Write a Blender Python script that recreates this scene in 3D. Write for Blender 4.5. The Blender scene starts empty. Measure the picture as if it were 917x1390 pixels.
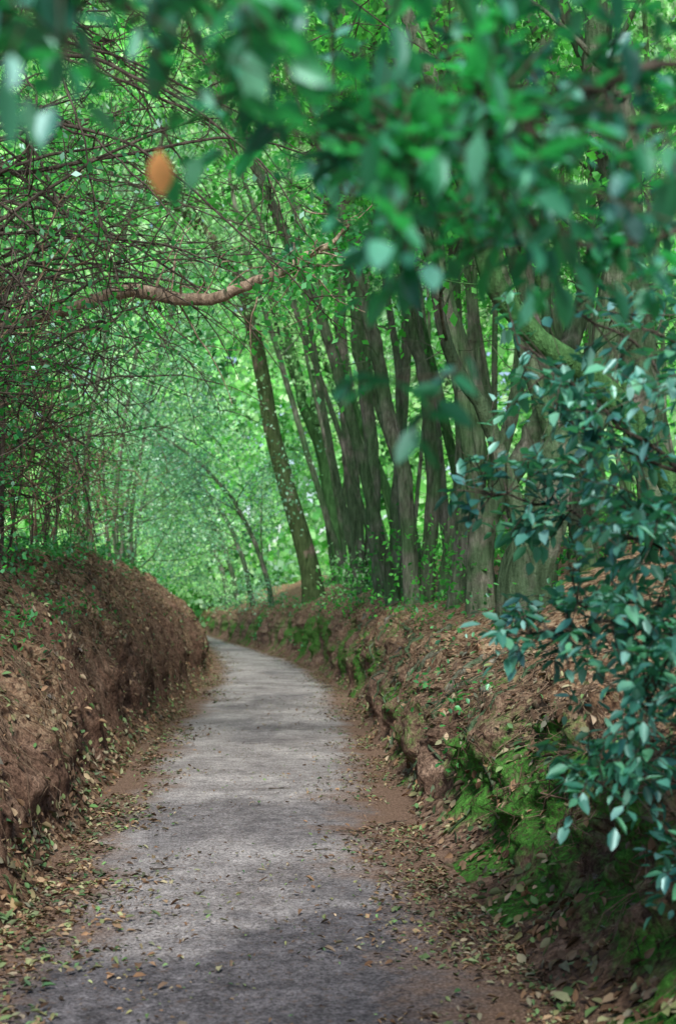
import bpy, math, numpy as np
from mathutils import Vector, Matrix
rng = np.random.default_rng(11)
scene = bpy.context.scene
COL = scene.collection

# ---------------------------------------------------------------- noise
def _h(ix, iy, s):
    h = (ix*374761393 + iy*668265263 + s*1442695041) & 0xFFFFFFFF
    h = ((h ^ (h >> 13))*1274126177) & 0xFFFFFFFF
    h = h ^ (h >> 16)
    return (h & 0xFFFFFF)/float(0xFFFFFF)
def vn(x, y, s=0):
    x = np.asarray(x, float); y = np.asarray(y, float)
    xi = np.floor(x).astype(np.int64); yi = np.floor(y).astype(np.int64)
    fx = x-xi; fy = y-yi
    fx = fx*fx*(3-2*fx); fy = fy*fy*(3-2*fy)
    a = _h(xi, yi, s); b = _h(xi+1, yi, s); c = _h(xi, yi+1, s); d = _h(xi+1, yi+1, s)
    return (a*(1-fx)+b*fx)*(1-fy)+(c*(1-fx)+d*fx)*fy
def fbm(x, y, s=0, o=4):
    t = 0; a = 1; n = 0
    for i in range(o):
        t = t+a*vn(np.asarray(x)*2**i, np.asarray(y)*2**i, s+i*17); n += a; a *= .55
    return t/n

# ---------------------------------------------------------------- mesh helpers
class Acc:
    def __init__(s): s.V = []; s.F = []; s.n = 0
    def add(s, V, F):
        s.V.append(V); s.F.append(F+s.n); s.n += len(V)
    def get(s):
        return np.concatenate(s.V), np.concatenate(s.F)
def mesh_obj(name, V, F, mat, smooth=True, parent=None, attrs=None):
    me = bpy.data.meshes.new(name)
    V = np.asarray(V, np.float32); F = np.asarray(F, np.int32)
    k = F.shape[1]
    me.vertices.add(len(V)); me.vertices.foreach_set('co', V.ravel())
    me.loops.add(F.size); me.loops.foreach_set('vertex_index', F.ravel())
    me.polygons.add(len(F))
    me.polygons.foreach_set('loop_start', np.arange(len(F), dtype=np.int32)*k)
    me.polygons.foreach_set('loop_total', np.full(len(F), k, np.int32))
    me.update(calc_edges=True)
    if smooth: me.polygons.foreach_set('use_smooth', np.ones(len(F), bool))
    if attrs is not None:
        a = me.color_attributes.new('mask', 'FLOAT_COLOR', 'POINT')
        a.data.foreach_set('color', np.asarray(attrs, np.float32).ravel())
    me.materials.append(mat)
    ob = bpy.data.objects.new(name, me)
    COL.objects.link(ob)
    if parent is not None: 
        ob.parent = parent
        ob.matrix_parent_inverse = parent.matrix_world.inverted()
    return ob
def empty(name, loc, label, cat, group=None):
    e = bpy.data.objects.new(name, None); e.location = loc
    e.empty_display_size = .3
    COL.objects.link(e); 
    e["label"] = label; e["category"] = cat
    if group: e["group"] = group
    e.matrix_world = Matrix.Translation(loc)
    return e
def norm(a): return a/np.maximum(np.linalg.norm(a, axis=-1, keepdims=True), 1e-9)
def spline(pts, m):
    P = np.asarray(pts, float); n = len(P)
    if n == 2: 
        t = np.linspace(0, 1, m)[:, None]; return P[0]*(1-t)+P[1]*t
    Q = np.vstack([2*P[0]-P[1], P, 2*P[-1]-P[-2]])
    u = np.linspace(0, n-1-1e-6, m); i = u.astype(int); t = (u-i)[:, None]
    a, b, c, d = Q[i], Q[i+1], Q[i+2], Q[i+3]
    return .5*((2*b)+(-a+c)*t+(2*a-5*b+4*c-d)*t*t+(-a+3*b-3*c+d)*t**3)
def tube(acc, P, R, n=6, flute=0., seed=0):
    P = np.asarray(P, float); m = len(P)
    R = np.asarray(R, float)*np.ones(m)
    T = norm(np.gradient(P, axis=0))
    mean = norm((P[-1]-P[0])[None])[0]
    ref = np.array([1., 0, 0]) if abs(mean[0]) < .7 else np.array([0, 0, 1.])
    A = norm(np.cross(T, ref)); B = np.cross(T, A)
    th = np.linspace(0, 2*np.pi, n, endpoint=False)
    rad = R[:, None]*np.ones((m, n))
    if flute > 0:
        f = np.zeros((m, n)); L = np.arange(m)[:, None]/m
        for k, am in ((3, .5), (5, .35), (2, .5), (8, .15)):
            ph = (seed*7.3*k) % 6.28
            f += am*np.sin(k*th[None]+ph+1.5*L*k*.4)
        f += 1.2*(fbm(th[None]*2+seed*9, L*m*.35, seed)-.5)
        rad = rad*(1+flute*f)
    V = P[:, None]+rad[..., None]*(np.cos(th)[None, :, None]*A[:, None]+np.sin(th)[None, :, None]*B[:, None])
    V = V.reshape(-1, 3)
    i = np.arange(m-1)[:, None]*n; j = np.arange(n)[None]; j2 = (j+1) % n
    F = np.stack([i+j, i+j2, i+n+j2, i+n+j], -1).reshape(-1, 4)
    acc.add(V, F)
def wander(start, d, L, n=7, curl=.25, grav=0., r=rng):
    d = np.array(d, float); d /= np.linalg.norm(d)
    st = np.cumsum(r.normal(0, curl, (n-1, 3)), 0); st[:, 2] += grav*np.arange(1, n)
    D = norm(d+st)
    return np.vstack([np.array(start, float)[None], np.array(start, float)+np.cumsum(D, 0)*L/(n-1)])
def leaves(P, D, S, w=.42, fold=.25, curl=.12, flat=.6, simple=False):
    """folded pointed leaves: base at P, pointing along D, length S"""
    N = len(P); D = norm(D); S = np.asarray(S)*np.ones(N)
    up = norm(rng.normal(0, 1, (N, 3))*(1-flat)+np.array([0, 0, 1.])*flat)
    X = norm(np.cross(D, up)); U = np.cross(X, D)
    s = S[:, None]; ww = w*rng.uniform(.8, 1.2, (N, 1))*s*.5
    c = s*curl*rng.uniform(-.5, 1.5, (N, 1))
    base = P; tip = P+D*s-U*c
    f = fold*ww
    if simple:
        m = P+D*s*.48
        V = np.stack([base, m+X*ww*1.15+U*f, tip, m-X*ww*1.15+U*f], 1).reshape(-1, 3)
        F = np.arange(N)[:, None]*4+np.array([[0, 1, 2, 3]]); return V, F
    m1 = P+D*s*.32; m2 = P+D*s*.7-U*c*.4
    V = np.stack([base, m1+X*ww+U*f, m2+X*ww*.8+U*f*.8, tip, m2-X*ww*.8+U*f*.8, m1-X*ww+U*f], 1).reshape(-1, 3)
    o = np.arange(N)[:, None]*6
    F = np.concatenate([o+np.array([[0, 1, 2, 3]]), o+np.array([[0, 3, 4, 5]])])
    return V, F

# ---------------------------------------------------------------- materials
def newmat(name):
    m = bpy.data.materials.new(name); m.use_nodes = True
    nt = m.node_tree; nt.nodes.clear()
    out = nt.nodes.new('ShaderNodeOutputMaterial')
    return m, nt, out
def N(nt, t, **k):
    n = nt.nodes.new(t)
    for a, b in k.items():
        if a in n.inputs: n.inputs[a].default_value = b
        else: setattr(n, a, b)
    return n
def ramp(nt, src, stops):
    r = nt.nodes.new('ShaderNodeValToRGB'); e = r.color_ramp.elements
    while len(e) < len(stops): e.new(.5)
    for i, (p, c) in enumerate(stops):
        e[i].position = p; e[i].color = (c[0], c[1], c[2], 1)
    nt.links.new(src, r.inputs[0]); return r.outputs[0]
def mixc(nt, f, a, b, mode='MIX'):
    m = nt.nodes.new('ShaderNodeMix'); m.data_type = 'RGBA'; m.blend_type = mode
    for i, s in ((0, f), (6, a), (7, b)):
        if isinstance(s, (int, float)): m.inputs[i].default_value = s
        elif isinstance(s, tuple): m.inputs[i].default_value = (*s, 1)
        else: nt.links.new(s, m.inputs[i])
    return m.outputs[2]
def noise(nt, vec, scale, detail=6, rough=.6):
    n = nt.nodes.new('ShaderNodeTexNoise'); n.inputs['Scale'].default_value = scale
    n.inputs['Detail'].default_value = detail; n.inputs['Roughness'].default_value = rough
    if vec is not None: nt.links.new(vec, n.inputs['Vector'])
    return n.outputs[0]
def maths(nt, op, a, b=0., clamp=False):
    m = nt.nodes.new('ShaderNodeMath'); m.operation = op; m.use_clamp = clamp
    for i, s in ((0, a), (1, b)):
        if isinstance(s, (int, float)): m.inputs[i].default_value = s
        else: nt.links.new(s, m.inputs[i])
    return m.outputs[0]
def pos(nt, scale=(1, 1, 1)):
    g = nt.nodes.new('ShaderNodeNewGeometry')
    mp = nt.nodes.new('ShaderNodeMapping'); mp.inputs['Scale'].default_value = scale
    nt.links.new(g.outputs['Position'], mp.inputs['Vector']); return mp.outputs[0], g

def leaf_mat(name, cols, trans=.4, tcol=(.12, .4, .02), rough=.45, gloss=.1, clump=.7, gcol=(.7, 1, 1), lo=(.45, .52, .6)):
    m, nt, out = newmat(name); g = nt.nodes.new('ShaderNodeNewGeometry')
    c = ramp(nt, g.outputs['Random Per Island'], [(i/(len(cols)-1), x) for i, x in enumerate(cols)])
    n = noise(nt, g.outputs['Position'], clump, 1)
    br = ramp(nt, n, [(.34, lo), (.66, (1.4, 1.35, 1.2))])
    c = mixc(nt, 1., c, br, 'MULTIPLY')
    p = N(nt, 'ShaderNodeBsdfDiffuse'); nt.links.new(c, p.inputs['Color'])
    t = N(nt, 'ShaderNodeBsdfTranslucent')
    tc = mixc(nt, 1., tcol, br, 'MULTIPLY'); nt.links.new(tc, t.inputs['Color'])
    mx = nt.nodes.new('ShaderNodeMixShader'); mx.inputs[0].default_value = trans
    nt.links.new(p.outputs[0], mx.inputs[1]); nt.links.new(t.outputs[0], mx.inputs[2])
    last = mx
    if gloss > 0:
        gl = N(nt, 'ShaderNodeBsdfGlossy', Roughness=rough); gl.inputs['Color'].default_value = (*gcol, 1)
        m2 = nt.nodes.new('ShaderNodeMixShader'); m2.inputs[0].default_value = gloss
        nt.links.new(mx.outputs[0], m2.inputs[1]); nt.links.new(gl.outputs[0], m2.inputs[2]); last = m2
    nt.links.new(last.outputs[0], out.inputs[0]); return m
def bark_mat(name, c0, c1, moss, mossamt):
    m, nt, out = newmat(name); v, g = pos(nt, (1, 1, .18)); v1, _ = pos(nt)
    n1 = noise(nt, v, 14, 6, .7); n2 = noise(nt, v1, 1.3, 4, .6); n3 = noise(nt, v1, 40, 3)
    c = ramp(nt, n1, [(.3, tuple(x*.25 for x in c0)), (.5, c0), (.72, c1)])
    if mossamt > -.3:
        mo = ramp(nt, n2, [(.5-mossamt*.35, (.85, .85, .85)), (.66, (0, 0, 0))]) if mossamt < .9 else .8
        mc = ramp(nt, n1, [(.3, tuple(x*.25 for x in moss)), (.7, moss)])
        c = mixc(nt, mo, c, mc)
    p = N(nt, 'ShaderNodeBsdfDiffuse'); nt.links.new(c, p.inputs['Color'])
    b = N(nt, 'ShaderNodeBump', Strength=1., Distance=.06)
    h = maths(nt, 'ADD', n1, maths(nt, 'MULTIPLY', n3, .3)); nt.links.new(h, b.inputs['Height'])
    nt.links.new(b.outputs[0], p.inputs['Normal']); nt.links.new(p.outputs[0], out.inputs[0]); return m
def soil_mat(name, dark, mid, light):
    m, nt, out = newmat(name); v, g = pos(nt)
    at = nt.nodes.new('ShaderNodeAttribute'); at.attribute_name = 'mask'
    sp = nt.nodes.new('ShaderNodeSeparateColor'); nt.links.new(at.outputs['Color'], sp.inputs[0])
    n1 = noise(nt, v, 3.5, 8, .7); n2 = noise(nt, v, 28, 6, .7); n4 = noise(nt, v, 11, 5, .7)
    c = ramp(nt, n1, [(.3, dark), (.52, mid), (.72, light)])
    sh = ramp(nt, n2, [(.3, (.35, .35, .35)), (.6, (1.3, 1.25, 1.2))])
    c = mixc(nt, 1., c, sh, 'MULTIPLY')
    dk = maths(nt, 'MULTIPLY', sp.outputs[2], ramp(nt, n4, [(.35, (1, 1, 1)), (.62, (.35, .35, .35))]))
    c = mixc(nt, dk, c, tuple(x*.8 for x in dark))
    vo = nt.nodes.new('ShaderNodeTexVoronoi'); vo.inputs['Scale'].default_value = 30
    nt.links.new(v, vo.inputs['Vector'])
    lc = ramp(nt, vo.outputs['Color'], [(.15, (.11, .06, .035)), (.45, (.37, .235, .135)), (.7, (.6, .43, .27)), (.95, (.16, .17, .07))])
    lm = maths(nt, 'MULTIPLY', sp.outputs[1], ramp(nt, n2, [(.36, (0, 0, 0)), (.47, (1, 1, 1))]), True)
    c = mixc(nt, lm, c, lc)
    s1 = maths(nt, 'ADD', maths(nt, 'MULTIPLY', n1, .5), maths(nt, 'MULTIPLY', n4, .9))
    mm = maths(nt, 'MULTIPLY', maths(nt, 'SUBTRACT', maths(nt, 'ADD', sp.outputs[0], s1), 1.12), 3.5, True)
    mm = maths(nt, 'MULTIPLY', mm, ramp(nt, n2, [(.36, (.2, .2, .2)), (.5, (.95, .95, .95))]))
    mc = ramp(nt, n2, [(.34, (.025, .08, .018)), (.52, (.08, .28, .045)), (.72, (.17, .5, .09))])
    c = mixc(nt, mm, c, mc)
    p = N(nt, 'ShaderNodeBsdfDiffuse'); nt.links.new(c, p.inputs['Color'])
    b = N(nt, 'ShaderNodeBump', Strength=1., Distance=.1)
    h = maths(nt, 'ADD', n1, maths(nt, 'ADD', maths(nt, 'MULTIPLY', n2, .5), maths(nt, 'MULTIPLY', n4, .5))); nt.links.new(h, b.inputs['Height'])
    nt.links.new(b.outputs[0], p.inputs['Normal']); nt.links.new(p.outputs[0], out.inputs[0]); return m
def path_mat():
    m, nt, out = newmat('worn_asphalt'); v, g = pos(nt)
    at = nt.nodes.new('ShaderNodeAttribute'); at.attribute_name = 'mask'
    sp = nt.nodes.new('ShaderNodeSeparateColor'); nt.links.new(at.outputs['Color'], sp.inputs[0])
    n1 = noise(nt, v, 1.1, 6, .65); n2 = noise(nt, v, 60, 4, .85); n3 = noise(nt, v, 7, 6, .75); n5 = noise(nt, v, 25, 4, .7); n6 = noise(nt, v, 2.6, 5, .65)
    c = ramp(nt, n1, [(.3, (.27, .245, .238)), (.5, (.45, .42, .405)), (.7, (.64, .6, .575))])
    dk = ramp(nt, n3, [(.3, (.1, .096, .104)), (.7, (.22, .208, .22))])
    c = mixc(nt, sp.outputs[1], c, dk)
    sh = ramp(nt, n2, [(.38, (.3, .3, .3)), (.5, (.95, .95, .95)), (.62, (1.6, 1.6, 1.6))])
    c = mixc(nt, 1., c, sh, 'MULTIPLY')
    sh = ramp(nt, n3, [(.3, (.58, .57, .57)), (.65, (1.17, 1.15, 1.13))])
    c = mixc(nt, 1., c, sh, 'MULTIPLY')
    fl = ramp(nt, n5, [(.57, (0, 0, 0)), (.66, (.6, .6, .6))])
    c = mixc(nt, fl, c, (.19, .13, .095))
    nn = maths(nt, 'ADD', maths(nt, 'MULTIPLY', n6, 1.1), maths(nt, 'MULTIPLY', maths(nt, 'ADD', n3, n5), .45))
    dm = maths(nt, 'MULTIPLY', maths(nt, 'SUBTRACT', maths(nt, 'ADD', sp.outputs[0], nn), 1.36), 2.2, True)
    dc = ramp(nt, n2, [(.36, (.07, .042, .03)), (.5, (.23, .145, .1)), (.66, (.46, .32, .23))])
    c = mixc(nt, dm, c, dc)
    p = N(nt, 'ShaderNodeBsdfPrincipled', Roughness=.9); nt.links.new(c, p.inputs['Base Color'])
    p.inputs['Specular IOR Level'].default_value = .12
    b = N(nt, 'ShaderNodeBump', Strength=1., Distance=.02)
    h = maths(nt, 'ADD', n2, n3); nt.links.new(h, b.inputs['Height'])
    nt.links.new(b.outputs[0], p.inputs['Normal']); nt.links.new(p.outputs[0], out.inputs[0]); return m

M_near = leaf_mat('glossy_evergreen_leaf', [(.01, .06, .055), (.025, .15, .11), (.035, .27, .09), (.07, .3, .24), (.18, .5, .36)], .36, (.06, .72, .14), .45, .08, 3.)  # ramp ends paint pale highlights and dark blue shadows into the leaf colour
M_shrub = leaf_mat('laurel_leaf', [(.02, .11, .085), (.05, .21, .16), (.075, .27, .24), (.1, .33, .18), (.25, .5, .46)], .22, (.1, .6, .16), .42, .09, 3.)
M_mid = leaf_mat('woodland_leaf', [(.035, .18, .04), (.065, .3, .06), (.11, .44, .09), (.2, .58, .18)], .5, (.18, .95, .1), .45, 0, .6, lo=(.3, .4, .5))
M_mint = leaf_mat('pale_glow_holly_leaf', [(.10, .4, .18), (.23, .6, .33), (.4, .76, .48), (.7, .9, .72)], .4, (.4, 1, .35), .4, .06, .4, lo=(.3, .42, .45))  # pale leaf, brightened further in colour to stand in for light under the crowns
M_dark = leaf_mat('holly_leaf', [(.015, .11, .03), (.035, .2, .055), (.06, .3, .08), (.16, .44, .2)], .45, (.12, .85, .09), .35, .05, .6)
M_far = leaf_mat('painted_glow_far_leaf', [(.17, .6, .15), (.34, .8, .3), (.5, .9, .45), (.72, .95, .68)], .42, (.58, 1, .42), .5, 0, .15)  # glow at the end of the lane is put into these bright leaf colours
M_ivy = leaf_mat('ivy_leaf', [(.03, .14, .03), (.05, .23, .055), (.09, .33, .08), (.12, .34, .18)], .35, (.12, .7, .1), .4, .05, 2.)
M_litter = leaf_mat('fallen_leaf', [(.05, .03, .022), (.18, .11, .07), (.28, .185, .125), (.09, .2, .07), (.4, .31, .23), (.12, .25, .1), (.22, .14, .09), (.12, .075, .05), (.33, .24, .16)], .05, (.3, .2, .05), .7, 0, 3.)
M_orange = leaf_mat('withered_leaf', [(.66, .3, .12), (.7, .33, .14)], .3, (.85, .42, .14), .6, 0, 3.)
B_moss = bark_mat('mossy_bark', (.16, .16, .125), (.33, .32, .26), (.10, .22, .085), .2)
B_green = bark_mat('moss_covered_bark', (.11, .13, .08), (.22, .26, .16), (.08, .25, .07), .95)
B_grey = bark_mat('grey_bark', (.18, .165, .135), (.38, .35, .29), (.09, .18, .08), .0)
B_brown = bark_mat('brown_bark', (.095, .08, .064), (.21, .175, .14), (.09, .16, .04), -.4)
B_tall = bark_mat('ridged_brown_bark', (.18, .135, .105), (.38, .3, .23), (.08, .16, .05), -.2)
B_red = bark_mat('reddish_bark', (.4, .29, .21), (.66, .52, .4), (.1, .14, .05), -.4)
B_twig = bark_mat('dry_root', (.26, .18, .12), (.5, .37, .26), (.1, .10, .04), -.6)
S_left = soil_mat('red_earth', (.095, .056, .042), (.27, .17, .12), (.48, .335, .24))
S_right = soil_mat('mossy_earth', (.12, .078, .056), (.31, .21, .155), (.54, .4, .3))
S_floor = soil_mat('leafy_soil', (.08, .052, .04), (.21, .14, .105), (.38, .275, .21))
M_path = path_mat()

# ---------------------------------------------------------------- lane layout (metres)
Yk = [-12, 0, 6, 8, 10, 12.3, 16.6, 21.7, 27, 35, 45, 56, 70, 88, 110, 150]
LBk = [-1.7, -1.8, -1.87, -1.95, -2.1, -2.24, -2.5, -2.75, -3.0, -3.55, -4.5, -5.8, -7.6, -10.2, -13.5, -20]
RBk = [1.35, 1.25, 1.07, .82, .78, .74, .64, .48, .28, -.3, -1.55, -3.3, -5.6, -8.3, -11.6, -18]
yy = np.linspace(-12, 150, 1621)
def smooth(k):
    a = np.interp(yy, Yk, k); w = np.hanning(31); w /= w.sum()
    b = np.convolve(np.pad(a, 15, mode='edge'), w, 'valid'); return b
LBs, RBs = smooth(LBk), smooth(RBk)
LB = lambda Y: np.interp(Y, yy, LBs)
RB = lambda Y: np.interp(Y, yy, RBs)
HL = lambda Y: np.interp(Y, [0, 8, 12, 20, 28, 36, 46, 56, 70, 150], [1.45, 1.6, 1.85, 2.35, 2.5, 2.2, 1.75, 1.4, 1.3, 1.4])
HR = lambda Y: np.interp(Y, [0, 8, 16, 25, 40, 70, 150], [1.05, 1.15, 1.25, 1.5, 1.78, 1.75, 1.6])
def bank(side, Y, t):
    Y = np.asarray(Y, float); t = np.asarray(t, float)
    tf = np.clip(t, 0, 1); tp = np.clip(t-1, 0, 1)
    if side < 0:
        H = HL(Y); S = 1.4+.25*np.sin(Y*.3); B = LB(Y)
        xo = S*(.25*tf+.75*tf**2.2); z = H*(1-(1-tf)**1.3)
    else:
        H = HR(Y); S = np.interp(Y, [0, 8, 12, 25, 60], [.95, .85, .65, .6, .65]); B = RB(Y)
        xo = S*(.3*tf+.7*tf**2.3); z = H*(1-(1-tf)**1.3)
    # drift of loose debris at the foot
    k = np.clip(1-tf/.16, 0, 1); xo = xo-.26*k**1.5; z = z*(1-.45*np.clip(1-tf/.2, 0, 1))
    d = tp**2.6*70
    env = np.clip(tf*5, 0, 1)*(1-.6*np.clip(tp*6, 0, 1))
    s = 3 if side < 0 else 91
    am = .5 if side < 0 else .58
    n = (fbm(Y*.45, tf*1.0, s, 2)-.5)*.6+(fbm(Y*2.1, tf*3.2, s+5, 4)-.5)*am+(fbm(Y*8, tf*9, s+9, 3)-.5)*.28
    foot = (fbm(Y*1.2, Y*0, s+40, 3)-.5)*.26
    xo = xo+foot*(1-env*.4)-np.minimum(n, .14+.4*tf)*env+d
    crest = (fbm(Y*1.1, tf*1.5, s+50, 3)-.5)*.55*np.clip((tf-.4)*2, 0, 1)*(1-.5*np.clip(tp*6, 0, 1))
    z = z+env*(fbm(Y*1.5, tf*3, s+20, 4)-.5)*.28*np.clip(tf*2, 0, 1)-.04*(1-np.clip(tf*20, 0, 1))+crest
    z = z+(np.clip(d*.42, 0, 1.5) if side > 0 else np.clip(d*.14, 0, .9))+(fbm(Y*.4, d*.5, s+30, 3)-.5)*.5*np.clip(d, 0, 1)
    return np.stack([B+side*xo, Y+0*xo, z], -1)
def bank_n(side, Y, t):
    e = .03
    a = bank(side, Y+e, t)-bank(side, Y-e, t); b = bank(side, Y, t+e)-bank(side, Y, t-e)
    n = norm(np.cross(a, b)); n = n*np.where(n[..., 2:3] < 0, -1, 1)
    return n
rows = np.concatenate([np.linspace(-10, 3, 60, endpoint=False), 3*np.exp(np.linspace(0, math.log(48), 640))])
cols = np.concatenate([np.linspace(0, 1, 90, endpoint=False), 1+np.linspace(0, 1, 50)])
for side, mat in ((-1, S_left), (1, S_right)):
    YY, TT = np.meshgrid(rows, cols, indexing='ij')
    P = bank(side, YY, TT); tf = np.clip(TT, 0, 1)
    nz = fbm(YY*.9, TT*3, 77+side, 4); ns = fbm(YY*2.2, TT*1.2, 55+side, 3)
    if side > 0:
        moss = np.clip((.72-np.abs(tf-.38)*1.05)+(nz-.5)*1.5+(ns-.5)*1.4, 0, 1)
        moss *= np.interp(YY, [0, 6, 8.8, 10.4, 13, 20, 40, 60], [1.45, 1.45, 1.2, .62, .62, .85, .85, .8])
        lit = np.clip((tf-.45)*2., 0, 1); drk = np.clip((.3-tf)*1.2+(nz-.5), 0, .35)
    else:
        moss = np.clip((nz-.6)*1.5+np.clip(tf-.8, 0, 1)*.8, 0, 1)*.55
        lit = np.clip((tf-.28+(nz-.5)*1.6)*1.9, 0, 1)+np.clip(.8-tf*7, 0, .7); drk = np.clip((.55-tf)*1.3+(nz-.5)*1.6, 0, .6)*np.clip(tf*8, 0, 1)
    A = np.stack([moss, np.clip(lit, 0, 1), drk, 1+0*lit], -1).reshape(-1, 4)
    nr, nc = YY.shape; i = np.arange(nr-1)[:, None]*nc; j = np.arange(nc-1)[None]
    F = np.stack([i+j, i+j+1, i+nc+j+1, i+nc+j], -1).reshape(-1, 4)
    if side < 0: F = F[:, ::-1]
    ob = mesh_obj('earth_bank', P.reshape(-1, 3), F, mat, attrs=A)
    ob["kind"] = "structure"
gx = np.concatenate([[-600, -100], np.linspace(-30, 10, 161), [100, 600]]); gy = np.concatenate([[-300, -30], np.linspace(-12, 150, 325), [300, 900]])
GX, GY = np.meshgrid(gx, gy, indexing='ij')
P = np.stack([GX, GY, 0*GX], -1); lit = .4+.45*fbm(GX*2, GY*2, 5)
A = np.stack([.15*lit, lit, 0*lit, 1+0*lit], -1).reshape(-1, 4)
nr, nc = GX.shape; i = np.arange(nr-1)[:, None]*nc; j = np.arange(nc-1)[None]
F = np.stack([i+j, i+nc+j, i+nc+j+1, i+j+1], -1).reshape(-1, 4)
ob = mesh_obj('ground', P.reshape(-1, 3), F, S_floor, attrs=A); ob["kind"] = "structure"
rowsP = np.concatenate([np.linspace(-10, 3, 80, endpoint=False), 3*np.exp(np.linspace(0, math.log(48), 500))])
tc = np.linspace(0, 1, 60); YY, TT = np.meshgrid(rowsP, tc, indexing='ij')
l = LB(YY)-.1; r = RB(YY)+.15
XX = l*(1-TT)+r*TT
dl = (XX-l)-.3; dr = (r-XX)-.35
wr = np.interp(YY, [0, 6, 9, 14, 20, 40], [.45, .5, .55, .45, .4, .4])*(.4+1.2*fbm(YY*.9, YY*0, 12)); wl = np.interp(YY, [0, 6, 12, 30], [.4, .45, .45, .4])*(.4+1.2*fbm(YY*.9, YY*0, 14))
edge = np.clip(1.1-dr/wr/1.7, 0, 1)+np.clip(1.1-dl/wl/1.7, 0, 1)
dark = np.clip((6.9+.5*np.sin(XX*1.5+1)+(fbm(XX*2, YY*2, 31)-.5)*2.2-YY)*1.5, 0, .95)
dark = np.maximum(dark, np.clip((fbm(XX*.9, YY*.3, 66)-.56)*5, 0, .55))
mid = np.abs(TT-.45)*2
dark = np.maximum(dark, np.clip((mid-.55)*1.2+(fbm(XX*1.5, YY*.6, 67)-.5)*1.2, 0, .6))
Z = .004+.02*np.sin(np.pi*TT)
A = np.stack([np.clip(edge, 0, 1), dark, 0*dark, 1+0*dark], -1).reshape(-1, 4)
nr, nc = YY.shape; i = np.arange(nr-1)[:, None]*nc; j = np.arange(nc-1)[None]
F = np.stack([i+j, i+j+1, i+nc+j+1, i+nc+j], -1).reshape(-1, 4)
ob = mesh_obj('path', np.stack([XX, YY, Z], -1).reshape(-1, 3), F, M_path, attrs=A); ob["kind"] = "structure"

# ---------------------------------------------------------------- litter, roots
def scatter_flat(n, fx, size, thr=.45):
    Y = fy(n); X = fx(Y); k = fbm(X*1.6, Y*1.1, 70, 3)+rng.normal(0, .05, n) > thr; X = X[k]; Y = Y[k]; n = len(Y)
    P = np.stack([X, Y, .012+rng.uniform(0, .02, n)+.02*np.exp(-((X-(LB(Y)+RB(Y))/2)/1.)**2)], -1)
    a = rng.uniform(0, 6.28, n); D = np.stack([np.cos(a), np.sin(a), rng.normal(0, .25, n)], -1)
    return leaves(P, D, size*rng.uniform(.3, 1.7, n), .45, .5, .35, .8)
acc = Acc()
def fy(n): return 3.5*np.exp(rng.uniform(0, math.log(20), n))
def fxl(Y): return LB(Y)+.25+np.abs(rng.normal(0, .33, len(Y)))
def fxr(Y): return RB(Y)-.2-np.abs(rng.normal(0, .3, len(Y)))
def fxm(Y): return LB(Y)+.3+rng.uniform(0, 1, len(Y))*(RB(Y)-LB(Y)-.6)
acc.add(*scatter_flat(11000, fxl, .036, .45))
acc.add(*scatter_flat(13000, fxr, .031, .43))
acc.add(*scatter_flat(7000, fxm, .018, .46))
acc.add(*scatter_flat(1000, fxm, .042, .5))
for side, n in ((-1, 26000), (1, 14000)):
    Y = fy(n); q = rng.random(n); t = np.where(q < .3, rng.uniform(0.03, 1, n), np.where(q < .45, rng.uniform(0, .15, n), rng.uniform(.45, 1.28, n)))
    nn = bank_n(side, Y, t); P = bank(side, Y, t)+nn*.015
    D = norm(np.cross(nn, rng.normal(0, 1, (n, 3)))+nn*.25)
    V, F = leaves(P, D, .052*rng.uniform(.3, 1.6, n), .5, .4, .3, .6); acc.add(V, F)
ob = mesh_obj('fallen_leaves', *acc.get(), M_litter); ob["kind"] = "stuff"
ob["label"] = "scattered dry brown and green leaves along the verges"; ob["category"] = "leaf litter"
acc = Acc()
for side, n in ((-1, 1800), (1, 1300)):
    k = 7; Y0 = 3.5*np.exp(rng.uniform(0, math.log(9), n))[:, None]; t0 = rng.uniform(.4, 1.2, (n, 1)); Lr = rng.uniform(.06, .4, (n, 1))
    f = np.linspace(0, 1, k)[None]
    t = np.clip(t0-Lr*f, .04, 2); Yv = Y0+f*Lr*rng.normal(0, 1.6, (n, 1))+rng.normal(0, .04, (n, k))
    P = bank(side, Yv, t)+bank_n(side, Yv, t)*(rng.uniform(.0, .05, (n, 1, 1))+rng.uniform(0, .05, (n, k, 1)))
    for q in range(n):
        r0 = rng.uniform(.0012, .005)*(1+Y0[q, 0]*.02); tube(acc, P[q], np.linspace(r0, r0*.4, k), 3)
ob = mesh_obj('root_tangle', *acc.get(), B_twig); ob["kind"] = "stuff"
ob["label"] = "dry rootlets and straw hanging over eroded earth banks"; ob["category"] = "roots"
for i in range(36):
    acc = Acc(); Y0 = rng.uniform(9., 30); t0 = rng.uniform(.8, 1.1); k = 14; L = rng.uniform(.4, .95)
    t = np.linspace(t0, t0-L, k).clip(.02); Yv = Y0-np.linspace(0, 1, k)*rng.uniform(-.6, 1.8)+np.cumsum(rng.normal(0, .05, k))
    P = bank(1, Yv, t)+bank_n(1, Yv, t)*.015; r0 = rng.uniform(.018, .045)
    tube(acc, P, np.linspace(r0, r0*.3, k), 7, .1, i)
    ob = mesh_obj('exposed_root', *acc.get(), B_grey)
    ob["label"] = "gnarled tree root exposed on the mossy earth bank"; ob["category"] = "root"; ob["group"] = "roots exposed on the bank"

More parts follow.
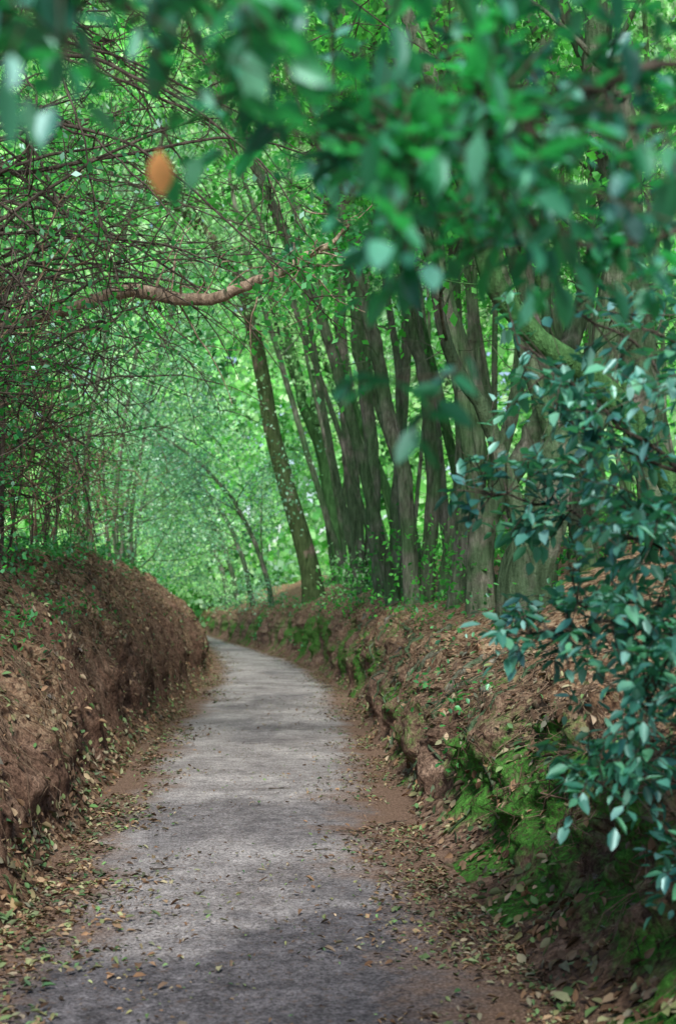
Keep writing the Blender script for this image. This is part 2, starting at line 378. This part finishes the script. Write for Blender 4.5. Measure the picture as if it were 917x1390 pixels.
# ---------------------------------------------------------------- trees
def jleaves(C, n, sig, size, droop=.3, w=.5, flat=.5):
    z_hi = 1.57+.461*C[:, 1]+.7; xm = .2547*np.abs(C[:, 1])+1.2
    k = (C[:, 2] < z_hi) & (np.abs(C[:, 0]) < xm)
    n = max(int(n*min(1, k.mean()*1.5)), 60)
    C = C[k] if k.sum() > 3 else C
    idx = rng.integers(0, len(C), n)
    P = C[idx]+rng.normal(0, 1, (n, 3))*sig
    D = rng.normal(0, 1, (n, 3)); D[:, 2] -= droop
    return leaves(P, D, size*rng.uniform(.6, 1.35, n), w, .3, .15, flat, simple=True)
def clear_lane(Q, zmin=3.3):
    """stop a branch before it hangs down into the walking space"""
    bad = np.where((Q[:, 0] > LB(Q[:, 1])-.5) & (Q[:, 0] < RB(Q[:, 1])+.2) & (Q[:, 2] < zmin))[0]
    return Q if len(bad) == 0 else Q[:bad[0]]
def make_tree(stems, name='woodland_tree', label='', bark=B_moss, leafm=M_mid, nleaf=4500, lsize=.13, bias=(0, 0, 0),
              nlimb=6, llen=3.5, lo=.45, group='trees lining the sunken lane', flute=.08, sig=.22, extra=None, bare=0, shoots=0, cat='tree', ntw=2, wob=2.4):
    base = stems[0][0][0]
    e = empty(name, tuple(base), label, cat, group)
    acc = Acc(); C = []
    for si, (pts, r0, r1) in enumerate(stems):
        m = 34 if r0 > .1 else 20; P = spline(pts, m)
        P[:, :2] += np.stack([fbm(np.arange(m)*.22+si*7, np.full(m, base[1]), 3)-.5, fbm(np.arange(m)*.22, np.full(m, base[1]+si), 4)-.5], -1)*max(r0, .07)*wob*np.linspace(0, 1, m)[:, None]**.3
        h = P[:, 2]-P[0, 2]
        R = np.linspace(r0, r1, m)*(1+.8*np.exp(-np.maximum(h, 0)/(r0*1.4+.08)))
        if r0 > .09: tube(acc, P, R, 18, flute, int(base[1]*3+si*5) % 97)
        else: tube(acc, P, R, 7, 0, si)
        for li in range(nlimb):
            f = lo+(1-lo)*(li+rng.random())/nlimb; k = min(int(f*m), m-2); p0 = P[k]
            T = norm((P[k+1]-P[k])[None])[0]
            d = rng.normal(0, 1, 3); d[2] = abs(d[2])*.5; d = norm(d[None])[0]+T*.4+np.array(bias)
            L = llen*rng.uniform(.6, 1.2)*(1.15-f*.4); r = max(np.linspace(r0, r1, m)[k]*rng.uniform(.2, .38), .01)
            Q = wander(p0, d, L, 9, .16, -.01); tube(acc, Q, np.linspace(r, r*.25, 9), 6)
            for b in range(5):
                kk = min(rng.integers(2, 9), 8)
                dd = norm((Q[kk]-Q[kk-1])[None])[0]+rng.normal(0, .6, 3)
                W = wander(Q[kk], dd, L*.45*rng.uniform(.5, 1.2), 7, .2, -.03)
                if base[1] < 30 and len(clear_lane(W)) < 7: continue
                tube(acc, W, np.linspace(r*.3, r*.08+.003, 7), 4)
                C.append(W[2:])
                for tw in range(ntw):
                    k3 = rng.integers(1, 7)
                    X = wander(W[k3], rng.normal(0, 1, 3)+dd*.6, L*.2*rng.uniform(.5, 1.2), 5, .25, -.04)
                    if base[1] < 30 and len(clear_lane(X)) < 5: continue
                    tube(acc, X, np.linspace(r*.12+.002, .003, 5), 3)
                    C.append(X[1:])
        for b in range(bare):
            k = rng.integers(int(m*.25), m-2); d = rng.normal(0, 1, 3)+np.array(bias)
            X = clear_lane(wander(P[k], d, rng.uniform(.5, 1.8), 7, .2, .02))
            if len(X) > 2: tube(acc, X, np.linspace(.012, .003, len(X)), 3)
    if extra is not None: C.extend(extra(acc))
    tr = mesh_obj('trunk', *acc.get(), bark, parent=e)
    C = np.concatenate(C)
    a2 = Acc(); a2.add(*jleaves(C, nleaf, sig, lsize))
    if shoots:
        P0 = np.array(stems[0][0][0]); S = P0+np.stack([rng.normal(0, .6, 16), rng.normal(0, .6, 16), rng.uniform(0.1, 1.8, 16)], -1)
        a2.add(*jleaves(S, shoots, .22, lsize*.7))
    mesh_obj('crown', *a2.get(), leafm, parent=e)
    return e

bl = (-.5, 0, .1)
T = make_tree
T([([(-.8, 46, 1.2), (-1.0, 46, 3.1), (-1.65, 46, 5.4), (-2.3, 46, 8), (-2.9, 46, 11), (-3.3, 46, 12.8), (-4.6, 45, 14.6), (-6.6, 44, 16)], .38, .16)],
  label='tall brown tree leaning over the lane from the bank', bark=B_tall, leafm=M_far, bias=bl, nleaf=2000, lsize=.2, llen=5, lo=.8, sig=.35, nlimb=7, wob=.4)
T([([(.3, 50, 1.4), (-.5, 50, 6.9), (-1.33, 50, 9.6), (-2.3, 50, 13.2), (-3, 50, 17)], .27, .14), ([(-.9, 50, 8.6), (-.6, 50, 12.7), (-.2, 50, 17)], .18, .1)],
  label='mossy forked tree leaning towards the lane', bark=B_green, bias=bl, leafm=M_far, nleaf=2200, lsize=.2, llen=5, sig=.35, lo=.7)
T([([(.7, 40, 1.3), (.5, 40, 5.8), (.09, 40, 9.3), (-.18, 40, 12.7), (-.4, 40, 17.8)], .24, .13), ([(1.0, 40.2, 1.4), (1.0, 40, 6.7), (.9, 40, 11), (1.2, 40, 17)], .18, .11)],
  label='twin stemmed mossy tree on the bank top', bias=bl, leafm=M_far, nleaf=2000, lsize=.18, llen=4.5, sig=.3, shoots=400, lo=.65, bark=B_grey)
T([([(1.1, 32, 1.2), (.8, 32, 5.3), (.5, 32, 8), (.3, 32, 11), (.1, 32, 15)], .2, .12), ([(1.35, 32, 1.2), (1.5, 32, 5), (1.66, 32, 8.3), (2.0, 32, 12), (2.2, 32, 15)], .17, .1)],
  label='twin stemmed grey green tree on the bank top', bark=B_moss, bias=bl, nleaf=1800, lsize=.16, llen=4, sig=.28, lo=.65, shoots=400)
T([([(1.4, 24, 1.0), (1.28, 24, 3.3), (.98, 24, 5.2), (.6, 24, 6.9), (.12, 24, 8.9), (-.3, 24, 11.5)], .155, .09),
   ([(1.6, 24.1, 1.0), (1.7, 24, 3.57), (1.6, 24, 5.4), (1.3, 24, 7.3), (1.1, 24, 10), (1, 24, 13)], .145, .09),
   ([(1.8, 24, 1.0), (2.1, 24, 3.3), (2.2, 24, 5.2), (2.1, 24, 7.), (2.2, 24, 10), (2.4, 24, 13)], .13, .08)],
  label='three stemmed tree rising from one mossy stool', bias=bl, nleaf=1800, lsize=.13, llen=3.3, lo=.65, bare=6)
T([([(1.8, 20.5, 1.0), (1.96, 20.5, 3.05), (2.13, 20.5, 4.2), (1.85, 20.5, 5.7), (1.5, 20.5, 7.3), (1.3, 20.5, 10)], .15, .1),
   ([(2.0, 20.6, 1.0), (2.4, 20.5, 3.3), (2.85, 20.5, 5.5), (3.0, 20.5, 8), (3.3, 20.5, 10)], .12, .08)],
  label='slender mossy tree bending above the bank', bias=bl, nleaf=1400, lsize=.12, llen=3, lo=.7, bare=8, shoots=350)
T([([(1.9, 18, .9), (2.07, 18, 2.67), (2.3, 18, 3.4), (2.8, 18, 4.3), (3.3, 18, 5.6), (3.9, 18, 8)], .19, .11)],
  label='grey tree bending away from the lane', bark=B_grey, nleaf=1200, lsize=.12, llen=3, lo=.7, bare=8)
T([([(2.03, 14.5, .8), (2.07, 14.5, 2.13), (2.23, 14.5, 2.85), (2.67, 14.6, 3.6), (3.0, 14.7, 4.5), (3.16, 14.8, 5.9), (3.4, 15, 8)], .29, .14),
   ([(2.15, 14.5, 2.2), (1.9, 14.4, 2.9), (1.6, 14.3, 3.75), (1.2, 14.2, 4.5), (.9, 14, 5.8)], .1, .05)],
  label='stout old tree with swollen grey base', bark=B_grey, nleaf=800, lsize=.11, llen=2.6, lo=.7, bare=6, flute=.12)
T([([(3.4, 12, 1.1), (3.2, 12, 2.4), (2.6, 12, 3.35), (2.08, 12, 3.84), (1.55, 12, 4.35), (1.2, 12, 5.1), (1.1, 12, 6.2), (1.2, 12, 8)], .125, .08)],
  label='mossy tree leaning steeply over the bank', bark=B_green, nleaf=700, lsize=.1, llen=2.2, lo=.75, bare=6)
T([([(3.9, 16, 1.3), (3.7, 16, 3.2), (3.5, 16, 5), (3.2, 16, 8), (3.1, 16, 11)], .18, .12)],
  label='straight grey tree standing behind the bank', bark=B_grey, nleaf=1100, lsize=.12, llen=3, lo=.65, bare=4)
T([([(4.6, 22, 1.3), (4.2, 22, 4.6), (3.7, 22, 6.2), (2.96, 22, 8), (2.35, 22, 10.1), (2, 22, 13)], .19, .12)],
  label='mossy tree leaning towards the lane', nleaf=1500, lsize=.13, llen=3.4, lo=.65, bias=bl, bark=B_green)
YR = [(16, 2.6), (17, 3.8), (19, 1.7), (21.5, 2.9), (23, 4.3), (26.5, 2.1), (28, 3.6), (28.5, 1.1), (34, 1.6), (37, 3.0), (44, 1.9), (52, 2.7), (31, 5), (40, 5.4), (50, 5), (26, 5.6), (19.5, 4.8), (30, 2.6), (35, 4.0), (25, 3.0), (47, 3.6), (18, 2.3), (22.5, 2.0), (38, 1.4), (27, 2.9), (33, 2.5), (17.5, 3.0), (20, 3.6)]
for i, (Y, dx) in enumerate(YR):
    X = RB(Y)+dx
    lean = rng.uniform(-4.8, -.8); z0 = HR(Y)-.1; r = rng.uniform(.07, .125)*(1+Y*.005); bow = rng.uniform(-.6, .6)
    st = [([(X, Y, z0), (X+lean*.18+bow*.5, Y, z0+3), (X+lean*.45+bow, Y, z0+6.5), (X+lean+bow*.5, Y, z0+11), (X+lean*1.5, Y, z0+16)], r, r*.55)]
    for q in range(rng.integers(0, 3)):
        sg = rng.uniform(-.7, 1.8)
        st.append(([(X+.2*sg, Y+.1, z0), (X+.6*sg+lean*.1, Y, z0+2.8), (X+1.2*sg+lean*.3, Y, z0+6.5), (X+1.8*sg+lean*.6, Y, z0+11)], r*.8, r*.45))
    T(st, label='upright mossy woodland tree beside other trunks', bark=(B_moss, B_grey, B_moss, B_grey, B_green)[i % 5], leafm=M_mid if Y < 37 else M_far, nleaf=1200, lsize=.12+Y*.0015, llen=3.5+Y*.02, lo=.58, sig=.3, bias=(-.2, 0, 0), shoots=250, nlimb=4, bare=4)
for i, (Y, dx, k) in enumerate([(57, .7, 1.), (66, .8, 1.15), (76, .9, 1.3), (86, 1.0, 1.5)]):
    X = RB(Y)+dx; z0 = HR(Y)-.2
    T([([(X, Y, z0), (X-.5*k, Y, z0+2.2*k), (X-1.5*k, Y, z0+4.4*k), (X-3.1*k, Y, z0+6.3*k), (X-5.2*k, Y, z0+7.8*k)], .12+.02*i, .06)],
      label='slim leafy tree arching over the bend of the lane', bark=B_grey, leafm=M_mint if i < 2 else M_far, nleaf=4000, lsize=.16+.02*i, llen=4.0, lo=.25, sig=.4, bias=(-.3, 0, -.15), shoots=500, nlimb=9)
for i, Y in enumerate([37, 44, 51, 59, 68, 78]):
    X = LB(Y)-rng.uniform(2.2, 3.2); z0 = HL(Y)
    T([([(X, Y, z0), (X-.2, Y, z0+3.5), (X+.3, Y, z0+7), (X+1.0, Y, z0+10.5), (X+2.0, Y, z0+13)], .09, .045), ([(X-.2, Y, z0), (X-.6, Y, z0+4), (X-.6, Y, z0+9)], .07, .035)],
      label='pale leaved holly tree overhanging the lane', bark=B_grey, leafm=M_mint if i < 4 else M_far, nleaf=4600, lsize=.058+Y*.0016, llen=5., lo=.08, nlimb=9, sig=.28, bias=(.65, 0, -.1), name='holly_tree')
e = T([([(-3.75, 14.5, 1.9), (-3.7, 14.5, 3.2), (-3.75, 14.5, 4.8), (-3.8, 14.5, 6.5), (-3.8, 14.5, 8.5)], .08, .04)],
      label='brown tree with a long reddish bough across the lane', bark=B_brown, leafm=M_dark, nleaf=1300, lsize=.08, llen=2.8, lo=.6, nlimb=6, bias=(.4, 0, .4), sig=.18, bare=14)
acc = Acc(); CB = []
P = spline([(-3.75, 14.5, 4.7), (-2.85, 14.0, 4.76), (-2.07, 13.4, 4.80), (-1.65, 13.1, 4.68), (-1.19, 12.8, 4.6), (-.75, 12.5, 4.68), (-.4, 12.3, 4.8), (-.12, 12.2, 4.92), (.1, 12.15, 5.1)], 60)
P[:, 2] += (fbm(np.arange(60)*.3, np.zeros(60), 3)-.5)*.07
tube(acc, P, np.concatenate([np.linspace(.05, .068, 16), np.linspace(.068, .036, 32), np.linspace(.034, .008, 12)]), 12, .1, 5)
for k in range(34):
    kk = rng.integers(1, 40) if k < 18 else rng.integers(42, 60); X = clear_lane(wander(P[kk], rng.normal(0, 1, 3)+np.array([.5, 0, .4]), rng.uniform(.4, 1.3), 9, .28, -.05), 3.6)
    if len(X) > 2:
        tube(acc, X, np.linspace(.011, .003, len(X)), 4)
        if k >= 18: CB.append(X[2:])
ob = mesh_obj('bough', *acc.get(), B_red, parent=e); ob["label"] = "thick smooth reddish bough"
mesh_obj('foliage', *jleaves(np.concatenate(CB), 650, .12, .075), M_dark, parent=e)
for i, (X, Y) in enumerate([(-3.7, 11.5), (-4.5, 13.4), (-4.6, 17), (-5.2, 20)]):
    z0 = HL(Y)-.05
    def ext(acc, X=X, Y=Y, z0=z0):
        C = []
        for k in range(32):
            zs = z0+rng.uniform(1.4, 6.8); a = np.array([X, Y, zs]); L = rng.uniform(2.2, 5.2)
            d = np.array([1., rng.uniform(-.5, .5), rng.uniform(.0, 1.1)])
            n = 18; Q = clear_lane(wander(a, d, L, n, .16, -.055), 3.9); n = len(Q)
            if n < 6: continue
            tube(acc, Q, np.linspace(rng.uniform(.012, .028), .004, n), 5)
            for b in range(9):
                kk = rng.integers(3, n-1); X2 = clear_lane(wander(Q[kk], (Q[kk]-Q[kk-1])*4+rng.normal(0, .8, 3), rng.uniform(.3, 1.1), 8, .3, -.04))
                if len(X2) < 4: continue
                tube(acc, X2, np.linspace(.007, .003, len(X2)), 3)
                if rng.random() < .3: C.append(X2[-3:])
        return C
    T([([(X, Y, z0), (X+.05, Y, z0+2), (X-.1, Y, z0+4.5), (X-.1, Y, z0+7.5)], .05, .025), ([(X-.2, Y+.2, z0), (X-.4, Y, z0+3), (X-.2, Y, z0+6.5)], .04, .025)],
      label='twiggy brown tree with long bare arching branches', bark=B_brown, leafm=M_dark, nleaf=1800, lsize=.08, llen=2.4, lo=.65, nlimb=4, bias=(.4, 0, .2), sig=.16, extra=ext, wob=4)
for i in range(15):
    Y = [8.8, 9.4, 10, 10.8, 11.8, 12.6, 13.6, 14.6, 15.8, 17, 18.4, 20, 22, 24.5, 27][i]; X = LB(Y)-rng.uniform(1.3, 2.1)-(.4 if Y > 16 else 0); z0 = float(bank(-1, Y, 1.08)[2])-.12
    st = []
    for k in range(rng.integers(8, 13)):
        dx, dy = rng.normal(0, .24, 2); l1 = rng.normal(0., .45); L = rng.uniform(1.6, 4.0); w1 = rng.normal(0, .2)
        st.append(([(X+dx, Y+dy, z0), (X+dx+l1*.2+w1, Y+dy, z0+L*.35), (X+dx+l1*.8+rng.normal(0, .2), Y+dy*2, z0+L*.7), (X+dx+l1*1.4-w1, Y+dy*3, z0+L)], rng.uniform(.008, .022), .004))
    T(st, name='hazel_shrub', label='many stemmed brown shrub on top of the earth bank', cat='shrub', bark=B_twig if i % 2 == 0 else B_brown, leafm=M_dark if i < 9 else M_mid, nleaf=750, lsize=.06, llen=.9, lo=.2, nlimb=2, sig=.12, bare=5, group='twiggy shrubs on the bank', ntw=1, wob=4)

def cloud(nc, per, xr, yr, zr, sig, size):
    C = np.stack([rng.uniform(*xr, nc), rng.uniform(*yr, nc), rng.uniform(*zr, nc)], -1)
    C = C[(np.abs(C[:, 0]) < C[:, 1]*.2547+5) & (C[:, 2] < 1.57+.461*C[:, 1]+3)]; nc = len(C)
    idx = np.repeat(np.arange(nc), per); P = C[idx]+rng.normal(0, 1, (nc*per, 3))*np.array(sig)
    P[:, 2] = np.maximum(P[:, 2], .2)
    return leaves(P, rng.normal(0, 1, P.shape), size*rng.uniform(.6, 1.4, len(P)), .65, .3, .15, .4, simple=True)
acc = Acc()
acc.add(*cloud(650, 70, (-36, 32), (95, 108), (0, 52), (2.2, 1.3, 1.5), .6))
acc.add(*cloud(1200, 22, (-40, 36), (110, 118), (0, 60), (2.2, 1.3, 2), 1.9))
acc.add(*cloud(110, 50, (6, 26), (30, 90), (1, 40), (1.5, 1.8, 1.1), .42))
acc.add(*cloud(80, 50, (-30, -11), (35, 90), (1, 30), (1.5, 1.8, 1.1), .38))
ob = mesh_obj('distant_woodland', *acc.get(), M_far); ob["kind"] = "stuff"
ob["label"] = "bright green foliage of the wood beyond with sunlight painted into its colour"; ob["category"] = "woodland"
acc = Acc()
def under(side, n, ylo, yhi, tlo, thi, size, per=26, h=.12):
    Y = ylo*(yhi/ylo)**rng.random(n); t = rng.uniform(tlo, thi, n); C = bank(side, Y, t)+bank_n(side, Y, t)*h*.6
    sc = (size*rng.uniform(.8, 1.3, n))
    idx = np.repeat(np.arange(n), per); P = C[idx]+rng.normal(0, 1, (n*per, 3))*np.array([1, 1, .7])*h*rng.uniform(.5, 1.6, (n, 1))[idx]
    D = rng.normal(0, 1, P.shape); D[:, 2] += .1
    acc.add(*leaves(P, D, sc[idx], .6, .25, .2, .7))
under(-1, 140, 7, 24, .97, 1.3, .065, 28, .15)
under(-1, 90, 8, 16, .6, 1.05, .05, 12, .12)
under(-1, 70, 22, 70, .95, 1.3, .1, 30, .22)
under(1, 50, 30, 80, .85, 1.3, .1, 26, .2)
under(1, 38, 12, 28, 1.0, 1.35, .065, 22, .16)
under(1, 16, 9.5, 12.5, .3, .8, .05, 14, .1)
under(1, 18, 36, 60, .2, .9, .09, 20, .14)
ob = mesh_obj('undergrowth', *acc.get(), M_ivy); ob["kind"] = "stuff"
ob["label"] = "ivy and bramble leaves trailing over the banks"; ob["category"] = "undergrowth"

# ---------------------------------------------------------------- foreground evergreen shrub and overhanging tree
def leafy_twigs(limbs, targets, accB, accL, lsz, nl=(7, 12), rr=.004, droop=.1, jit=.03, keep=None):
    LP = np.concatenate(limbs)
    for tg in targets:
        k = np.argmin(np.linalg.norm((LP-tg), axis=1)+rng.uniform(0, .25, len(LP))); s = LP[k]
        mid = (s+tg)/2+rng.normal(0, jit, 3)+np.array([0, 0, .04]); P = spline([s, mid, tg], 12)
        tube(accB, P, np.linspace(rr, rr*.35, 12), 5)
        n = rng.integers(*nl); f = np.sort(rng.uniform(.25, 1, n)); f[-1] = 1.
        pi = P[(f*11).astype(int)]; dd = norm((P[-1]-P[0])[None])[0]
        side = norm(np.cross(dd, rng.normal(0, 1, 3)+np.array([0, 0, 1.5]))[None])[0]
        sg = np.where(np.arange(n) % 2 == 0, 1, -1)[:, None]
        D = dd*.7+side*sg*.9+rng.normal(0, .35, (n, 3)); D[-1] = dd; D[:, 2] -= droop
        S = lsz*rng.uniform(.55, 1.25, n)
        if keep is not None:
            q = keep(pi, norm(D), S); pi, D, S = pi[q], D[q], S[q]
            if len(S) == 0: continue
        accL.add(*leaves(pi, D, S, .46, .28, .16, .75))
e = empty('laurel_shrub', (1.95, 4.9, 1.0), 'glossy dark green broadleaf shrub hanging over the mossy bank', 'shrub')
aB, aL = Acc(), Acc(); limbs = []
root = np.array([1.95, 4.9, .95])
tips = [(1.0, 4.6, 2.6), (.8, 4.5, 2.6), (.6, 4.6, 2.5), (1.15, 4.2, 2.35), (.85, 4.8, 2.25), (.55, 4.8, 2.0), (1.0, 4.4, 1.9), (.8, 4.5, 1.6), (.6, 4.7, 1.5), (.95, 4.3, 1.25), (.85, 4.5, 1.0), (1.1, 4.5, 1.5), (1.2, 4.5, .7), (1.3, 4.3, 2.0), (1.25, 4.8, 1.1)]
for tp in tips:
    tp = np.array(tp); mid = root*.45+tp*.55+np.array([.1, 0, .22])+rng.normal(0, .05, 3)
    P = spline([root+rng.normal(0, .06, 3), mid, tp], 22); P += (fbm(np.arange(22)[:, None]*.4, np.array([[0, 9, 18]])+tp[2]*5, 3)-.5)*.1
    tube(aB, P, np.linspace(.014, .004, 22), 7); limbs.append(P[7:])
tg = []
boxes = [((.55, 1.35), (4.0, 5.2), (2.3, 2.75), 36), ((.5, .9), (4.3, 5.2), (2.0, 2.5), 16), ((.68, 1.4), (3.8, 5.3), (1.8, 2.3), 110), ((.47, .75), (4.5, 5.2), (1.85, 2.08), 14), ((.74, 1.45), (3.8, 5.3), (1.35, 1.85), 150), ((.47, .75), (4.4, 5.2), (1.38, 1.6), 14),
         ((.85, 1.5), (3.9, 5.2), (.9, 1.35), 100), ((.66, .9), (4.3, 4.9), (.85, 1.1), 8), ((1.05, 1.5), (3.9, 4.9), (.5, .9), 40)]
for bx, by, bz, n in boxes:
    tg.append(np.stack([rng.uniform(*bx, n), rng.uniform(*by, n), rng.uniform(*bz, n)], -1))
leafy_twigs(limbs, np.concatenate(tg), aB, aL, .07, (7, 12), .003, .15, .05)
mesh_obj('stems', *aB.get(), B_brown, parent=e); mesh_obj('foliage', *aL.get(), M_shrub, parent=e)

e = empty('evergreen_tree', (2.3, 2.3, 1.0), 'evergreen oak spreading leafy branches low over the lane', 'tree')
aB, aL = Acc(), Acc(); limbs = []
tube(aB, spline([(2.3, 2.3, .95), (2.25, 2.3, 2.0), (2.3, 2.3, 3.5), (2.4, 2.3, 6)], 24), np.linspace(.16, .09, 24), 16, .1, 3)
for pts in ([(2.25, 2.3, 2.1), (1.4, 2.2, 2.5), (.8, 2.1, 2.45), (.35, 2.0, 2.35), (.1, 1.9, 2.2)],
            [(2.28, 2.3, 2.4), (1.3, 2.1, 2.75), (.6, 2.0, 2.6), (.1, 1.8, 2.5), (-.3, 1.7, 2.38), (-.6, 1.6, 2.3)],
            [(2.27, 2.3, 2.0), (1.4, 2.4, 2.35), (.9, 2.5, 2.35), (.6, 2.4, 2.25), (.35, 2.4, 2.25)],
            [(2.3, 2.3, 2.7), (1.4, 1.9, 2.85), (.5, 1.6, 2.55), (-.1, 1.45, 2.4), (-.35, 1.3, 2.2), (-.5, 1.3, 2.1)],
            [(2.3, 2.3, 2.2), (1.2, 2.8, 2.6), (.7, 2.9, 2.65), (.2, 2.8, 2.6), (-.2, 2.7, 2.5)]):
    P = spline(pts, 34); P += (fbm(np.arange(34)[:, None]*.35, np.array([[0, 9, 18]])+pts[1][2]*5, 3)-.5)*.1
    tube(aB, P, np.linspace(.014, .003, 34), 8); limbs.append(P[12:])
tg = []
for (u0, u1), (y0, y1), (v0, v1), n in [((.02, .6), (1.7, 2.7), (.47, .6), 64), ((-.02, .6), (1.6, 2.9), (.55, .98), 84), ((-.2, .3), (1.6, 2.8), (.54, .95), 46), ((-.6, .0), (1.2, 2.0), (.76, .98), 76), ((-.3, .0), (1.6, 2.2), (.66, .78), 12)]:
    Y = rng.uniform(y0, y1, n); tg.append(np.stack([rng.uniform(u0, u1, n)*Y/2, Y, 1.57+rng.uniform(v0, v1, n)*Y/2], -1))
def leave_gap(P, D, S):
    """the withered leaf hangs free of the green ones around it"""
    ok = np.ones(len(P), bool)
    for f in (0., .5, 1.):
        q = P+D*(S*f)[:, None]
        ok &= ~((q[:, 1] < 1.8) & (np.abs(q[:, 0]+.2) < .07) & (q[:, 2] > 1.95) & (q[:, 2] < 2.2))
    return ok
leafy_twigs(limbs, np.concatenate(tg), aB, aL, .064, (4, 9), .0028, .1, keep=leave_gap)
# loose hanging sprig
for pts, nl in (([(.35, 2.1, 2.3), (.24, 1.95, 2.05), (.16, 1.85, 1.90), (.10, 1.8, 1.81)], 9), ([(.16, 1.85, 1.90), (.09, 1.8, 1.885), (.0, 1.76, 1.87)], 5)):
    P = spline(pts, 20); tube(aB, P, np.linspace(.003, .0012, 20), 5)
    q = P[np.linspace(11, 19, nl).astype(int)]; D = rng.normal(0, .5, (nl, 3))+np.stack([np.where(np.arange(nl) % 2 == 0, .9, -.7), np.zeros(nl), np.full(nl, -.45)], -1)
    aL.add(*leaves(q, D, rng.uniform(.045, .07, nl), .45, .25, .15, .5))
# stalk of the withered leaf
tube(aB, spline([(-.16, 1.72, 2.33), (-.2, 1.68, 2.24), (-.222, 1.65, 2.145)], 10), np.linspace(.002, .0009, 10), 5)
mesh_obj('trunk', *aB.get(), B_brown, parent=e); mesh_obj('crown', *aL.get(), M_near, parent=e)
P0 = np.array([-.222, 1.65, 2.145]); Dn = norm(np.array([[.03, .08, -1.]]))[0]; Xs = np.array([.95, .3, .05]); Ln = .058
prof = [(0, .02), (.12, .4), (.3, .85), (.5, 1.), (.7, .8), (.88, .35), (1, .02)]
V = []; 
for f, wd in prof:
    c = P0+Dn*Ln*f+np.array([0, -.006*math.sin(f*3.1), 0])
    V += [c-Xs*.0165*wd+np.array([0, .006*wd, 0]), c, c+Xs*.0165*wd+np.array([0, .006*wd, 0])]
F = []
for i in range(len(prof)-1):
    for j in range(2): F.append((i*3+j, i*3+j+1, i*3+j+4, i*3+j+3))
ob = mesh_obj('withered_leaf', np.array(V), np.array(F), M_orange, parent=e); ob["label"] = "single withered orange leaf hanging down"
for (X, Y, a, L) in [(-.15, 8.55, .1, .12), (.0, 9.3, -.3, .2), (-1.1, 7.9, .5, .14), (.35, 9.6, .8, .22), (-.6, 11.5, .3, .2), (.3, 7.6, 1.9, .18)]:
    acc = Acc(); z = .03; P = wander((X, Y, z), (math.cos(a), math.sin(a), 0), L, 7, .12, 0); P[:, 2] = z+.004
    tube(acc, P, np.linspace(.006, .003, 7), 6); X2 = wander(P[3], (math.cos(a+.7), math.sin(a+.7), 0), L*.35, 5, .1, 0); X2[:, 2] = z+.006; tube(acc, X2, np.linspace(.004, .002, 5), 5)
    ob = mesh_obj('fallen_twig', *acc.get(), B_brown); ob["label"] = "small broken brown twig lying on the asphalt path"; ob["category"] = "twig"; ob["group"] = "twigs on the path"

# ---------------------------------------------------------------- light, camera
w = bpy.data.worlds.new('World'); scene.world = w; w.use_nodes = True; nt = w.node_tree
sky = nt.nodes.new('ShaderNodeTexSky'); sky.sky_type = 'NISHITA'; sky.sun_disc = False
EL, AZ = math.radians(42), math.radians(180)
sky.sun_elevation = EL; sky.sun_rotation = AZ
bg = nt.nodes['Background']; bg.inputs[1].default_value = .15; nt.links.new(sky.outputs[0], bg.inputs[0])
L = bpy.data.lights.new('sun', 'SUN'); L.energy = 5; L.angle = math.radians(12); L.color = (1, .97, .92)
so = bpy.data.objects.new('sun', L); COL.objects.link(so)
s = Vector((math.sin(AZ)*math.cos(EL), math.cos(AZ)*math.cos(EL), math.sin(EL)))
so.rotation_euler = s.to_track_quat('Z', 'Y').to_euler()
cam = bpy.data.cameras.new('camera'); co = bpy.data.objects.new('camera', cam); COL.objects.link(co)
co.location = (0, 0, 1.57); co.rotation_euler = (math.radians(90), 0, 0)
cam.sensor_width = 36; cam.lens = 46.6; cam.shift_y = 135/1390; cam.clip_end = 2000; cam.clip_start = .05
cam.dof.use_dof = True; cam.dof.focus_distance = 9.5; cam.dof.aperture_fstop = 2.8
scene.camera = co
scene.view_settings.view_transform = 'Standard'; scene.view_settings.look = 'None'; scene.view_settings.exposure = 0
